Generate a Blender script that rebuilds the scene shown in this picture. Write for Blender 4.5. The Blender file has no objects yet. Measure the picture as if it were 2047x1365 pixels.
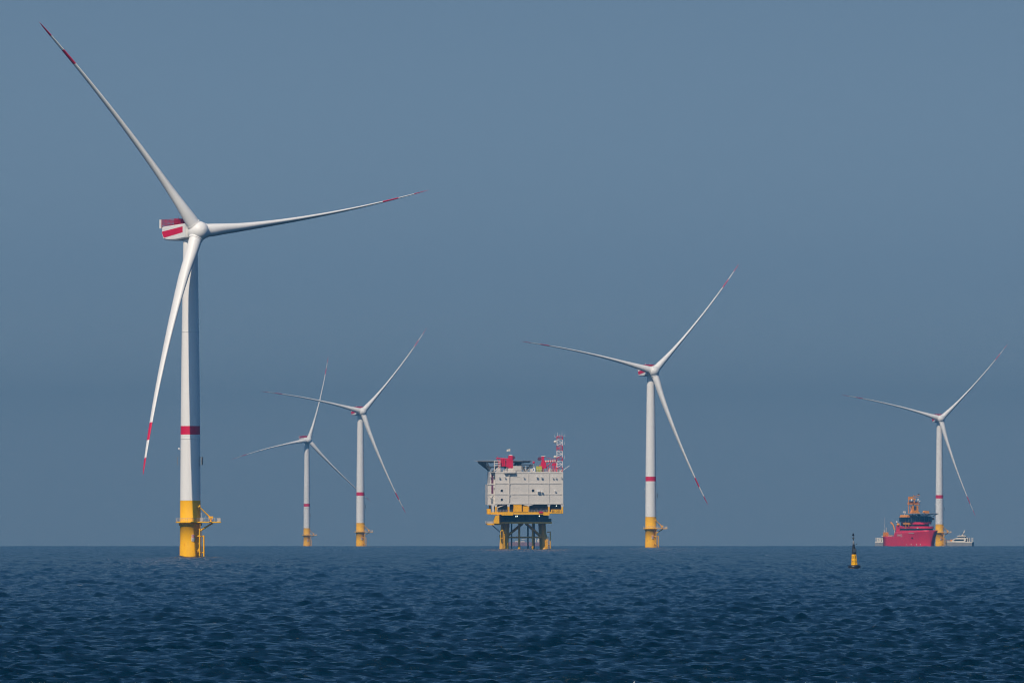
import bpy, math, random
import numpy as np
from mathutils import Vector, Matrix
R = math.radians
random.seed(7)
sc = bpy.context.scene
COL = sc.collection

# ------------------------------------------------------------------ camera
CAM_H = 9.5                      # eye height above the sea, m
RE = 7.43e6                      # effective earth radius (with refraction)
FPX = 28431.0                    # focal length in photo pixels (500 mm on 36 mm)
CX, LEVEL = 1023.5, 1046.0       # photo column of the axis, row of true level
cam = bpy.data.objects.new("camera", bpy.data.cameras.new("camera"))
COL.objects.link(cam)
sc.camera = cam
cam.data.sensor_width = 36.0
cam.data.lens = 500.0
cam.data.clip_start = 5.0
cam.data.clip_end = 60000.0
cam.location = (0, 0, CAM_H)
cam.rotation_euler = (R(90) + math.atan((LEVEL - 682.5) / FPX), 0, 0)

# ------------------------------------------------------------------ sky, sun, exposure
SUN_EL, SUN_AZ = 43.0, 27.5      # azimuth: to the left of straight behind the camera
world = bpy.data.worlds.new("World")
sc.world = world
world.use_nodes = True
wt = world.node_tree
sky = wt.nodes.new("ShaderNodeTexSky")
sky.sky_type = 'NISHITA'
sky.sun_disc = False
sky.sun_elevation = R(SUN_EL)
sky.sun_rotation = R(180 + SUN_AZ)
sky.air_density = 1.0
sky.dust_density = 1.0
sky.ozone_density = 2.0
tc = wt.nodes.new("ShaderNodeTexCoord")
sep = wt.nodes.new("ShaderNodeSeparateXYZ")
wt.links.new(tc.outputs['Generated'], sep.inputs[0])
mr = wt.nodes.new("ShaderNodeMapRange")
mr.inputs['From Min'].default_value = -0.02
mr.inputs['From Max'].default_value = 0.5
wt.links.new(sep.outputs['Z'], mr.inputs['Value'])
ramp = wt.nodes.new("ShaderNodeValToRGB")
wt.links.new(mr.outputs[0], ramp.inputs[0])
def el_pos(deg):
    return (math.sin(R(deg)) + 0.02) / 0.52
TINT = [(0.0, (0.74, 0.94, 1.37)), (0.35, (0.645, 0.84, 1.27)), (0.65, (0.505, 0.69, 1.09)), (1.0, (0.38, 0.55, 0.93)), (2.1, (0.285, 0.405, 0.675)), (5.0, (0.32, 0.42, 0.57)),
        (12.0, (0.32, 0.52, 0.72)), (28.0, (0.52, 0.80, 1.0))]
while len(ramp.color_ramp.elements) < len(TINT):
    ramp.color_ramp.elements.new(0.5)
for e, (d, c) in zip(ramp.color_ramp.elements, TINT):
    e.position = el_pos(d)
    e.color = (*c, 1)
mul = wt.nodes.new("ShaderNodeMix")
mul.data_type = 'RGBA'
mul.blend_type = 'MULTIPLY'
mul.inputs['Factor'].default_value = 1.0
wt.links.new(sky.outputs[0], mul.inputs['A'])
wt.links.new(ramp.outputs[0], mul.inputs['B'])
wt.links.new(mul.outputs['Result'], wt.nodes['Background'].inputs[0])
wt.nodes['Background'].inputs[1].default_value = 0.10

sun = bpy.data.objects.new("sun", bpy.data.lights.new("sun", 'SUN'))
COL.objects.link(sun)
sun.data.energy = 4.2
sun.data.angle = R(0.53)
sun.data.color = (1.0, 0.85, 0.66)
to_sun = Vector((-math.sin(R(SUN_AZ)) * math.cos(R(SUN_EL)), -math.cos(R(SUN_AZ)) * math.cos(R(SUN_EL)), math.sin(R(SUN_EL))))
sun.rotation_euler = to_sun.to_track_quat('Z', 'Y').to_euler()

sc.view_settings.view_transform = 'Standard'
sc.view_settings.look = 'None'
sc.view_settings.exposure = 0.12
sc.view_settings.gamma = 1.0
sc.view_settings.use_curve_mapping = False
sc.cycles.max_bounces = 6
sc.cycles.volume_bounces = 1
sc.cycles.filter_width = 1.15

# ------------------------------------------------------------------ helpers
def place(px, dist):
    """Point of the sea surface seen at photo column px, dist metres off."""
    return Vector(((px - CX) / FPX * dist, dist, -dist * dist / (2 * RE)))

def dist_of_row(y):
    a = (y - LEVEL) / FPX
    return (a - math.sqrt(max(a * a - 2 * CAM_H / RE, 0))) * RE

def paint(name, col, rough=0.5, var=0.10, scale=0.35, spec=0.4, streak=True):
    m = bpy.data.materials.new(name)
    m.use_nodes = True
    nt = m.node_tree
    b = nt.nodes["Principled BSDF"]
    t = nt.nodes.new("ShaderNodeTexCoord")
    mp = nt.nodes.new("ShaderNodeMapping")
    mp.inputs['Scale'].default_value = (1, 1, 0.22 if streak else 1)
    nt.links.new(t.outputs['Object'], mp.inputs[0])
    n = nt.nodes.new("ShaderNodeTexNoise")
    n.inputs['Scale'].default_value = scale
    n.inputs['Detail'].default_value = 5
    n.inputs['Roughness'].default_value = 0.65
    nt.links.new(mp.outputs[0], n.inputs['Vector'])
    r = nt.nodes.new("ShaderNodeValToRGB")
    r.color_ramp.elements[0].position = 0.3
    r.color_ramp.elements[1].position = 0.62
    r.color_ramp.elements[0].color = (*[c * (1 - var) for c in col], 1)
    r.color_ramp.elements[1].color = (*col, 1)
    nt.links.new(n.outputs['Fac'], r.inputs[0])
    nt.links.new(r.outputs[0], b.inputs['Base Color'])
    b.inputs['Roughness'].default_value = rough
    b.inputs['Specular IOR Level'].default_value = spec
    return m

WHITE = paint("white_paint", (0.80, 0.79, 0.77), 0.45, 0.05, 0.15)
GREYW = paint("pale_grey_paint", (0.64, 0.60, 0.55), 0.5, 0.09, 0.3)
RED = paint("red_paint", (0.66, 0.004, 0.055), 0.45, 0.08)
YELLOW = paint("yellow_paint", (0.90, 0.45, 0.0), 0.6, 0.10, spec=0.2)
JACKET = paint("jacket_yellow", (0.95, 0.53, 0.10), 0.6, 0.15, spec=0.2)
DKGREY = paint("dark_steel", (0.075, 0.09, 0.11), 0.6, 0.25, 0.8)
STEEL = paint("galvanised_steel", (0.42, 0.43, 0.44), 0.5, 0.2, 1.0)
BLACK = paint("black_paint", (0.012, 0.015, 0.02), 0.4, 0.2)
GLASS = paint("dark_glass", (0.015, 0.03, 0.05), 0.08, 0.2, 0.6, 0.6)
DKRED = paint("dark_red_mesh", (0.45, 0.006, 0.06), 0.6, 0.35, 1.2)
ORANGE = paint("orange_paint", (0.85, 0.31, 0.02), 0.5, 0.12)
HULLRED = paint("hull_red", (0.80, 0.028, 0.075), 0.35, 0.07, 0.12)
LIME = paint("lime_paint", (0.55, 0.55, 0.06), 0.55, 0.15, 0.8)
MAROON = paint("shaded_louvre_maroon", (0.14, 0.03, 0.075), 0.6, 0.2, 0.8)  # the louvres are red; their shade is put into this dark colour
CREAM = paint("cream_paint", (0.76, 0.70, 0.60), 0.5, 0.1, 0.5)
BLUE = paint("blue_paint", (0.02, 0.12, 0.35), 0.5, 0.1)
NAVYGREY = paint("mid_grey_paint", (0.20, 0.22, 0.24), 0.6, 0.2, 0.5)  # plain mid grey for brackets, caissons and frames
LAMP = bpy.data.materials.new("floodlight")
LAMP.use_nodes = True
LAMP.node_tree.nodes["Principled BSDF"].inputs['Emission Color'].default_value = (0.85, 1.0, 0.75, 1)
LAMP.node_tree.nodes["Principled BSDF"].inputs['Emission Strength'].default_value = 1.6

class MB:
    def __init__(s):
        s.v, s.f, s.m, s.sm = [], [], [], []
        s.mat = 0
        s.smooth = False
    def face(s, idx):
        s.f.append(tuple(idx)); s.m.append(s.mat); s.sm.append(s.smooth)
    def cap(s, idx, flip=False):
        c = len(s.v)
        s.v += [s.v[i] for i in idx]
        f = list(range(c, len(s.v)))
        s.face(f[::-1] if flip else f)
    def box(s, x0, x1, y0, y1, z0, z1):
        b = len(s.v)
        s.v += [(x, y, z) for z in (z0, z1) for y in (y0, y1) for x in (x0, x1)]
        for q in ((0, 2, 3, 1), (4, 5, 7, 6), (0, 1, 5, 4), (2, 6, 7, 3), (0, 4, 6, 2), (1, 3, 7, 5)):
            s.face([b + i for i in q])
        return s
    def bar(s, p, q, r, n=8, r2=None):
        p, q = Vector(p), Vector(q)
        r2 = r if r2 is None else r2
        d = (q - p).normalized()
        u = d.orthogonal().normalized()
        w = d.cross(u)
        b = len(s.v)
        for c, rr in ((p, r), (q, r2)):
            for i in range(n):
                a = 2 * math.pi * i / n
                s.v.append(tuple(c + (u * math.cos(a) + w * math.sin(a)) * rr))
        sv = s.smooth
        s.smooth = n > 6
        for i in range(n):
            j = (i + 1) % n
            s.face((b + i, b + j, b + n + j, b + n + i))
        s.smooth = False
        s.cap(range(b, b + n), True); s.cap(range(b + n, b + 2 * n))
        s.smooth = sv
        return s
    def lathe(s, prof, n=48, c=(0, 0, 0), mats=None, cap=True):
        b = len(s.v)
        for r, z in prof:
            for i in range(n):
                a = 2 * math.pi * i / n
                s.v.append((c[0] + r * math.cos(a), c[1] + r * math.sin(a), c[2] + z))
        s.smooth = True
        for k in range(len(prof) - 1):
            if mats: s.mat = mats[k]
            for i in range(n):
                j = (i + 1) % n
                s.face((b + k * n + i, b + k * n + j, b + (k + 1) * n + j, b + (k + 1) * n + i))
        s.smooth = False
        if cap:
            s.cap(range(b, b + n), True); s.cap(range(b + (len(prof) - 1) * n, b + len(prof) * n))
        return s
    def ball(s, c, r, n=14, rz=None):
        rz = rz or r
        k = max(6, n // 2)
        return s.lathe([(max(1e-3, r * math.sin(math.pi * i / k)), -rz * math.cos(math.pi * i / k)) for i in range(k + 1)], n, c)
    def prism(s, poly, a0, a1, axis='y'):
        """poly: outline in the two other axes, swept from a0 to a1."""
        def P(u, v, a):
            return {'y': (u, a, v), 'x': (a, u, v), 'z': (u, v, a)}[axis]
        b, n = len(s.v), len(poly)
        s.v += [P(u, v, a0) for u, v in poly] + [P(u, v, a1) for u, v in poly]
        s.face([b + i for i in range(n)])
        s.face([b + n + i for i in range(n)][::-1])
        for i in range(n):
            j = (i + 1) % n
            s.face((b + i, b + n + i, b + n + j, b + j))
        return s
    def rail(s, pts, h=1.1, step=2.0, r=0.05, closed=False, rows=2):
        pts = [Vector(p) for p in pts]
        seg = list(zip(pts, pts[1:] + (pts[:1] if closed else [])))
        if not closed: seg = seg[:len(pts) - 1]
        for p, q in seg:
            for k in range(1, rows + 1):
                o = Vector((0, 0, h * k / rows))
                s.bar(p + o, q + o, r, 5)
            n = max(1, int((q - p).length / step))
            for i in range(n):
                c = p.lerp(q, i / n)
                s.bar(c, c + Vector((0, 0, h)), r, 5)
        return s
    def build(s, name, mats, parent=None, loc=(0, 0, 0), rot=(0, 0, 0), label=None):
        me = bpy.data.meshes.new(name)
        me.from_pydata(s.v, [], s.f)
        mats = mats if isinstance(mats, (list, tuple)) else [mats]
        for m in mats: me.materials.append(m)
        me.polygons.foreach_set("material_index", s.m)
        me.polygons.foreach_set("use_smooth", s.sm)
        me.update()
        import bmesh
        bm = bmesh.new(); bm.from_mesh(me)
        bmesh.ops.recalc_face_normals(bm, faces=bm.faces)
        bm.to_mesh(me); bm.free()
        o = bpy.data.objects.new(name, me)
        COL.objects.link(o)
        o.location = loc
        o.rotation_euler = rot
        if parent: o.parent = parent
        if label: o["label"] = label
        return o

def thing(name, label, cat, loc=(0, 0, 0), rz=0, group=None):
    o = bpy.data.objects.new(name, None)
    COL.objects.link(o)
    o.location = loc
    o.rotation_euler = (0, 0, rz)
    o.empty_display_size = 2
    o["label"] = label
    o["category"] = cat
    if group: o["group"] = group
    return o

def lettering(name, text, size, mat, parent, loc, rot, depth=0.02, sx=1.0, label=None):
    cu = bpy.data.curves.new(name, 'FONT')
    cu.body = text
    cu.size = size
    cu.extrude = depth
    cu.align_x = 'CENTER'
    cu.align_y = 'CENTER'
    tmp = bpy.data.objects.new(name + "_tmp", cu)
    me = bpy.data.meshes.new_from_object(tmp)
    bpy.data.objects.remove(tmp)
    me.materials.clear()
    me.materials.append(mat)
    o = bpy.data.objects.new(name, me)
    COL.objects.link(o)
    o.parent = parent
    o.location = loc
    o.rotation_euler = rot
    o.scale = (sx, 1, 1)
    if label: o["label"] = label
    return o

def children(o):
    return [c for c in bpy.data.objects if c.parent == o]

# ------------------------------------------------------------------ sea
def wave_tile(L, N, seed, hs, lp, wind):
    rng = np.random.default_rng(seed)
    k1 = 2 * np.pi * np.fft.fftfreq(N, L / N)
    KX, KY = np.meshgrid(k1, k1)
    K = np.hypot(KX, KY); K[0, 0] = 1
    kp = 2 * np.pi / lp
    c = (KX * wind[0] + KY * wind[1]) / K
    S = K ** -3.7 * np.exp(-1.25 * (kp / K) ** 2) * (0.05 + np.clip(c, 0, 1) ** 14 + 0.1 * c ** 6)
    S[0, 0] = 0
    S *= np.exp(-(K * 0.09) ** 2)
    F = np.sqrt(S) * (rng.normal(size=K.shape) + 1j * rng.normal(size=K.shape))
    h = np.real(np.fft.ifft2(F))
    return (h * (hs / 4) / h.std()).astype(np.float32)

def sample(T, L, x, y):
    N = T.shape[0]
    u, v = (x / L * N) % N, (y / L * N) % N
    i, j = np.floor(u).astype(np.int64), np.floor(v).astype(np.int64)
    fu, fv = (u - i).astype(np.float32), (v - j).astype(np.float32)
    i %= N; j %= N
    i2, j2 = (i + 1) % N, (j + 1) % N
    return (T[j, i] * (1 - fu) + T[j, i2] * fu) * (1 - fv) + (T[j2, i] * (1 - fu) + T[j2, i2] * fu) * fv

# whitecaps: photo column, row, half width m
CAPS = [(822, 1132, 4.0), (812, 1148, 5.0), (815, 1178, 3.4), (915, 1164, 2.6), (955, 1244, 1.6), (1362, 1150, 2.2),
        (1193, 1143, 3.2), (162, 1171, 1.6), (470, 1274, 1.0), (1788, 1213, 1.9), (1828, 1209, 1.0), (1838, 1182, 1.6),
        (1531, 1110, 4.0), (565, 1166, 2.0), (14, 1363, 0.35), (1311, 1312, 0.25), (1120, 1208, 0.7), (395, 1206, 0.6), (1745, 1258, 0.5)]

_rf = random.Random(5)
for _ in range(46):                   # small flecks of broken crest
    _y = 1100 + 190 * _rf.random() ** 1.8
    CAPS.append((_rf.uniform(0, 2047), _y, (0.25 + 0.5 * _rf.random()) * (1 + max(0, 1180 - _y) / 40)))

def build_sea():
    wind = np.array((-0.42, 0.907))
    LA, LB, LC = 229.0, 163.0, 61.0
    A = wave_tile(LA, 2048, 3, 0.34, 13.0, wind)
    a = R(14); w2 = np.array((wind[0] * math.cos(a) + wind[1] * math.sin(a), -wind[0] * math.sin(a) + wind[1] * math.cos(a)))
    B = wave_tile(LB, 1536, 11, 0.25, 5.5, w2)
    a3 = R(-21); w3 = np.array((wind[0] * math.cos(a3) + wind[1] * math.sin(a3), -wind[0] * math.sin(a3) + wind[1] * math.cos(a3)))
    C_ = wave_tile(LC, 1024, 29, 0.25, 1.6, w3)
    rows = [30.0, 60, 120, 200, 300, 400, 500, 600, 680]
    d = 740.0
    while d < 18200:
        rows.append(d)
        d += 0.42 * (d / 850.0) ** 1.45
    rows = np.array(rows)
    step = 9.2e-5
    half = R(2.45)
    dense = np.arange(-half, half, step)
    side = np.array([3, 4, 6, 9, 14, 22, 35, 55, 80, 110, 145])
    th = np.concatenate([-R(1) * side[::-1], dense, R(1) * side, [math.pi]])
    nr, ncol = len(rows), len(th)
    X = (rows[:, None] * np.sin(th)[None, :])
    Y = (rows[:, None] * np.cos(th)[None, :])
    Z = np.empty((nr, ncol), np.float32)
    FO = np.zeros((nr, ncol), np.float32)
    for i0 in range(0, nr, 256):
        x, y = X[i0:i0 + 256] * 0.52, Y[i0:i0 + 256]   # crests run longer across the wind
        h = sample(A, LA, x, y)
        h = h + sample(B, LB, x * math.cos(a) + y * math.sin(a), -x * math.sin(a) + y * math.cos(a))
        h = h + sample(C_, LC, x * math.cos(a3) + y * math.sin(a3), -x * math.sin(a3) + y * math.cos(a3))
        s = 0.125
        h = h + 0.28 * (h * h - s * s) / s * 0.5
        far = 1.0 / (1.0 + (rows[i0:i0 + 256, None] / 9000.0) ** 4)
        Z[i0:i0 + 256] = h * (0.45 + 0.55 * far)
    for px, py, hw in CAPS:
        D = dist_of_row(py)
        xc = (px - CX) / FPX * D
        dy = max(0.9, 0.0012 * D)
        hw *= 0.62
        m = np.exp(-((X - xc) / hw) ** 2 - ((Y - D) / dy) ** 2)
        FO = np.maximum(FO, (m * np.clip((Z - 0.02) / 0.2, 0, 1)).astype(np.float32))
    Z -= ((X * X + Y * Y) / (2 * RE)).astype(np.float32)
    co = np.stack([X, Y, Z], -1).astype(np.float32).reshape(-1, 3)
    ii = np.arange((nr - 1) * ncol, dtype=np.int32)
    r_, c_ = ii // ncol, ii % ncol
    c2 = (c_ + 1) % ncol
    quads = np.stack([r_ * ncol + c_, r_ * ncol + c2, (r_ + 1) * ncol + c2, (r_ + 1) * ncol + c_], -1).astype(np.int32)
    quads = quads[:, ::-1]
    me = bpy.data.meshes.new("sea")
    me.vertices.add(len(co)); me.vertices.foreach_set("co", co.ravel())
    me.loops.add(quads.size); me.loops.foreach_set("vertex_index", np.ascontiguousarray(quads).ravel())
    me.polygons.add(len(quads))
    me.polygons.foreach_set("loop_start", np.arange(0, quads.size, 4, dtype=np.int32))
    me.polygons.foreach_set("use_smooth", np.ones(len(quads), dtype=bool))
    me.update(calc_edges=True)
    at = me.attributes.new("foam", 'FLOAT', 'POINT')
    at.data.foreach_set("value", FO.ravel())
    m = bpy.data.materials.new("sea_water"); m.use_nodes = True
    nt = m.node_tree
    b = nt.nodes["Principled BSDF"]
    g = nt.nodes.new("ShaderNodeNewGeometry")
    n1 = nt.nodes.new("ShaderNodeTexNoise"); n1.inputs['Scale'].default_value = 2.4; n1.inputs['Detail'].default_value = 5; n1.inputs['Roughness'].default_value = 0.6
    mp = nt.nodes.new("ShaderNodeMapping"); mp.inputs['Rotation'].default_value = (0, 0, R(25)); mp.inputs['Scale'].default_value = (0.6, 1, 1)
    nt.links.new(g.outputs['Position'], mp.inputs[0]); nt.links.new(mp.outputs[0], n1.inputs['Vector'])
    bp = nt.nodes.new("ShaderNodeBump"); bp.inputs['Strength'].default_value = 0.8; bp.inputs['Distance'].default_value = 0.6
    nt.links.new(n1.outputs['Fac'], bp.inputs['Height']); nt.links.new(bp.outputs[0], b.inputs['Normal'])
    fa = nt.nodes.new("ShaderNodeAttribute"); fa.attribute_name = "foam"
    n2 = nt.nodes.new("ShaderNodeTexNoise"); n2.inputs['Scale'].default_value = 3.0; n2.inputs['Detail'].default_value = 6; n2.inputs['Roughness'].default_value = 0.7
    nt.links.new(g.outputs['Position'], n2.inputs['Vector'])
    ma = nt.nodes.new("ShaderNodeMath"); ma.operation = 'MULTIPLY'
    nt.links.new(fa.outputs['Fac'], ma.inputs[0]); nt.links.new(n2.outputs['Fac'], ma.inputs[1])
    fr = nt.nodes.new("ShaderNodeMapRange"); fr.inputs['From Min'].default_value = 0.16; fr.inputs['From Max'].default_value = 0.62
    nt.links.new(ma.outputs[0], fr.inputs['Value'])
    mx = nt.nodes.new("ShaderNodeMix"); mx.data_type = 'RGBA'
    mx.inputs['A'].default_value = (0.0001, 0.0125, 0.028, 1); mx.inputs['B'].default_value = (0.30, 0.32, 0.33, 1)
    nt.links.new(fr.outputs[0], mx.inputs['Factor']); nt.links.new(mx.outputs['Result'], b.inputs['Base Color'])
    rm = nt.nodes.new("ShaderNodeMapRange"); rm.inputs['To Min'].default_value = 0.11; rm.inputs['To Max'].default_value = 0.9
    nt.links.new(fr.outputs[0], rm.inputs['Value']); nt.links.new(rm.outputs[0], b.inputs['Roughness'])
    b.inputs['IOR'].default_value = 1.19
    b.inputs['Specular IOR Level'].default_value = 0.5
    me.materials.append(m)
    o = bpy.data.objects.new("sea", me)
    COL.objects.link(o)
    o["kind"] = "structure"
    o["label"] = "dark blue choppy sea out to the horizon"
build_sea()

# ------------------------------------------------------------------ wind turbines
HUB = 107.4
OV, TILT, CONE = 5.1, 10.0, 3.0
def lerp_tab(tab, x):
    for (x0, y0), (x1, y1) in zip(tab, tab[1:]):
        if x <= x1:
            t = (x - x0) / (x1 - x0)
            t = t * t * (3 - 2 * t) if False else t
            return y0 + (y1 - y0) * t
    return tab[-1][1]

CHORD = [(2.0, 4.35), (5, 4.3), (10, 4.55), (16, 4.7), (22, 4.5), (30, 4.0), (45, 3.15), (60, 2.4), (74, 1.75), (82, 1.25), (85.5, 0.75), (87, 0.12)]
THICK = [(2.0, 4.35), (5, 4.2), (10, 3.3), (16, 2.5), (22, 2.0), (30, 1.55), (45, 1.05), (60, 0.7), (74, 0.42), (82, 0.27), (87, 0.05)]
TWIST = [(2.0, 18), (12, 15), (25, 9), (45, 4), (70, 1), (87, 0)]
def blade_mb(beta):
    m = MB(); n = 28
    rs = sorted(set(list(np.linspace(2.0, 22, 15)) + list(np.linspace(22, 84, 32)) + [85, 86, 86.6, 87] + [81.2, 75.1, 69.0]))
    cb, sb = math.cos(R(beta)), math.sin(R(beta))
    for r in rs:
        c, t, tw = lerp_tab(CHORD, r), lerp_tab(THICK, r), R(lerp_tab(TWIST, r) + beta)
        f = min(1, max(0, (r - 5) / 12.0))         # 0 circle .. 1 airfoil
        f = f * f * (3 - 2 * f)
        pre = 7.4 * (r / 87.0) ** 2.0
        ca, sa = math.cos(tw), math.sin(tw)
        for i in range(n):
            a = 2 * math.pi * i / n
            ex, ey = 0.5 * c * math.cos(a), 0.5 * t * math.sin(a)
            s = (math.cos(a) + 1) / 2               # 1 at leading edge
            ax = c * (s - 0.68)
            ay = 0.5 * t * math.copysign(1, math.sin(a)) * (2.6 * math.sqrt(max(1 - s, 0)) * s ** 0.9 if math.sin(a) != 0 else 0) * 0.98
            xx, yy = ex + (ax - ex) * f, ey + (ay - ey) * f
            # e1 = chord towards the leading edge, e2 = towards the wind
            X = xx * ca - yy * sa - pre * sb
            W = xx * sa + yy * ca + pre * cb + r * math.tan(R(CONE))
            m.v.append((X, -W, r))
    m.smooth = True
    for k in range(len(rs) - 1):
        mid = 0.5 * (rs[k] + rs[k + 1])
        m.mat = 1 if (mid > 81.2 or 69.0 < mid < 75.1) else 0
        for i in range(n):
            j = (i + 1) % n
            m.face((k * n + i, k * n + j, (k + 1) * n + j, (k + 1) * n + i))
    m.smooth = False
    m.face(range(n)); m.face([(len(rs) - 1) * n + i for i in range(n)])
    return m

def rotor_mats(psi, theta):
    base = Matrix.Translation((0, 0, HUB)) @ Matrix.Rotation(R(psi), 4, 'Z')
    hub = base @ Matrix.Translation((0, -OV, -1.1)) @ Matrix.Rotation(R(-TILT), 4, 'X')
    return base, hub, [hub @ Matrix.Rotation(R(90 - theta - 120 * k), 4, 'Y') for k in range(3)]

def make_turbine():
    t = thing("wind_turbine", "x", "wind turbine", group="offshore wind turbines")
    m = MB()
    zs = [(3.33, 18.5), (3.30, 24), (3.25, 30), (3.19, 40.0), (3.17, 42.8), (3.05, 55), (2.9, 67), (2.72, 80), (2.52, 93), (2.36, 102.5), (2.36, 103.7)]
    m.lathe(zs, 72, mats=[0, 0, 0, 1, 0, 0, 0, 0, 0, 0], cap=True)
    m.mat = 0
    for r, z in ((3.2, 38.6), (2.81, 73.6)):     # section flanges
        m.lathe([(r - 0.05, z - 0.12), (r + 0.035, z - 0.12), (r + 0.035, z + 0.12), (r - 0.05, z + 0.12)], 72, cap=False)
    m.build("tower", [WHITE, RED], t)
    m = MB().lathe([(3.48, -5), (3.48, 3.55), (3.38, 3.75), (3.36, 10.2), (3.75, 10.35), (3.75, 11.1), (3.36, 11.2), (3.345, 18.45)], 72)
    m.box(-2.05, -1.98, -3.06, -2.66, 3.7, 4.6)
    m.build("transition_piece", YELLOW, t)
    m = MB()
    n = 40
    ring = [(4.75 * math.cos(2 * math.pi * i / n), 4.75 * math.sin(2 * math.pi * i / n)) for i in range(n)]
    m.prism(ring, 11.2, 11.62, 'z')
    m.box(3.0, 10.0, -2.9, 2.9, 11.22, 11.6)
    m.prism([(4.5, -2.9), (7.2, -2.9), (6.2, -4.2), (3.2, -4.2), (2.2, -3.6)], 11.24, 11.58, 'z')
    m.bar((3.2, -2.2, 8.6), (7.4, -2.4, 11.2), 0.26)
    m.bar((3.2, 2.2, 8.6), (7.4, 2.4, 11.2), 0.26)
    wp = m.build("work_platform", YELLOW, t)
    m = MB()
    pts = [(4.65 * math.cos(a), 4.65 * math.sin(a), 11.62) for a in [R(40 + 10 * i) for i in range(29)]]
    m.rail(pts, 1.15, 0.8, 0.045)
    m.rail([(3.4, -4.1, 11.6), (6.1, -4.1, 11.6), (7.1, -2.8, 11.6), (9.9, -2.8, 11.6), (9.9, 2.8, 11.6), (4.6, 2.8, 11.6)], 1.15, 0.9, 0.05)
    m.box(8.7, 9.8, 0.4, 2.3, 11.6, 12.7)
    m.build("railing", STEEL, wp)
    m = MB()
    m.bar((6.7, -1.6, 11.6), (6.7, -1.6, 12.5), 0.3, 10)
    m.box(6.0, 7.5, -2.1, -1.1, 12.4, 13.3)
    m.bar((6.3, -1.6, 13.2), (2.9, -2.9, 16.5), 0.24, 8, 0.17)
    m.bar((2.6, -3.0, 16.2), (3.3, -2.8, 16.75), 0.3, 8)
    m.build("davit_crane", YELLOW, t)
    m = MB()
    m.box(3.3, 4.2, -3.2, -2.4, 11.6, 12.9)
    m.bar((3.8, -2.9, 12.9), (3.7, -2.9, 14.4), 0.12, 6)
    m.bar((4.3, -3.0, 12.2), (5.2, -2.8, 13.4), 0.06, 5)
    m.build("hoist_winch", STEEL, t)
    m = MB()
    m.bar((3.15, -4.4, -4), (3.15, -4.4, 9.3), 0.25, 10)
    m.bar((4.5, -3.6, -4), (4.5, -3.6, 7.1), 0.27, 10)
    m.bar((3.15, -4.4, 7.0), (1.8, -2.8, 6.7), 0.2, 6); m.bar((3.15, -4.4, 2.4), (1.9, -2.7, 2.1), 0.25, 6); m.bar((2.4, -4.5, 6.75), (3.2, -4.5, 6.85), .16, 6); m.bar((2.6, -4.5, 1.6), (2.9, -4.4, 2.8), .2, 6); m.bar((2.6, -4.5, 4.3), (3.1, -4.5, 4.4), .12, 6)
    m.bar((4.5, -3.6, 6.9), (2.6, -2.0, 6.6), 0.2, 6); m.bar((4.5, -3.6, 1.5), (2.6, -2.0, 1.5), 0.2, 6)
    bl = m.build("boat_landing", YELLOW, t)
    m = MB()
    m.bar((3.3, -3.9, -3), (3.3, -3.9, 11.2), 0.07, 5); m.bar((3.8, -3.6, -3), (3.8, -3.6, 9.0), 0.07, 5)
    for i in range(30):
        m.bar((3.3, -3.9, -2 + 0.36 * i), (3.8, -3.6, -2 + 0.36 * i), 0.04, 4)
    m.build("ladder", YELLOW, bl)
    m = MB()
    m.box(0.45, 1.5, -3.50, -3.42, 5.2, 6.25); m.box(0.5, 1.45, -3.50, -3.42, 6.35, 7.35)
    m.mat = 1; m.lathe([(0.42, -0.02), (0.42, 0.02), (0.27, 0.02), (0.27, -0.02), (0.42, -0.02)], 20, cap=False)
    nv = 20 * 5
    for i in range(len(m.v) - nv, len(m.v)):
        x, y, z = m.v[i]; m.v[i] = (0.975 + x, -3.52 + z, 6.85 + y)
    m.bar((0.7, -3.53, 6.6), (1.25, -3.53, 7.1), 0.06, 4)
    m.mat = 2
    for k in range(3): m.box(0.6, 1.35, -3.52, -3.505, 5.4 + 0.27 * k, 5.5 + 0.27 * k)
    sp = m.build("sign_plate", [GREYW, RED, BLACK], t, rot=(0, 0, 0))
    for ang in (R(186), R(-18)):
        m = MB()
        for z in (30.2, 32.6):
            m.bar((3.15, -0.45, z), (4.2, -0.45, z), 0.06, 5); m.bar((3.15, 0.45, z), (4.2, 0.45, z), 0.06, 5)
        m.bar((4.2, -0.45, 30.2), (4.2, -0.45, 32.6), 0.08, 5); m.bar((4.2, 0.45, 30.2), (4.2, 0.45, 32.6), 0.08, 5)
        if ang < 0: m.box(3.9, 4.15, -0.7, 0.7, 30.1, 32.7)
        m.build("marker_bracket", NAVYGREY, t, rot=(0, 0, ang))
    m = MB().bar((-3.1, -0.9, 35.0), (-3.6, -1.0, 35.1), 0.09, 6); m.ball((-3.7, -1.0, 35.35), 0.3)
    m.build("tower_lamp", WHITE, t)
    # nacelle, in its own yawed frame: hub height at z = 0, -y faces the wind
    m = MB()
    prof = [(-2.8, 1.2), (-2.8, -2.7), (-1.8, -3.0), (4, -3.5), (9, -3.45), (11.6, -3.1), (12.6, -1.4), (12.4, 0.3), (3.0, 0.95)]
    sect = [(-3.6, 0), (-3.6, 0)]
    hw = 3.6
    b = len(m.v)
    for x, sh in ((-hw, 0.0), (-hw + 0.35, 0.28), (0, 0.34), (hw - 0.35, 0.28), (hw, 0.0)):
        for y, z in prof:
            zz = z + (sh if z > 0 else -sh * (1.6 if z < -2.8 else 0.4))
            m.v.append((x, y, zz))
    n = len(prof)
    for k in range(4):
        for i in range(n):
            j = (i + 1) % n
            m.face((b + k * n + i, b + k * n + j, b + (k + 1) * n + j, b + (k + 1) * n + i))
    m.face([b + i for i in range(n)]); m.face([b + 4 * n + i for i in range(n)][::-1])
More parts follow.
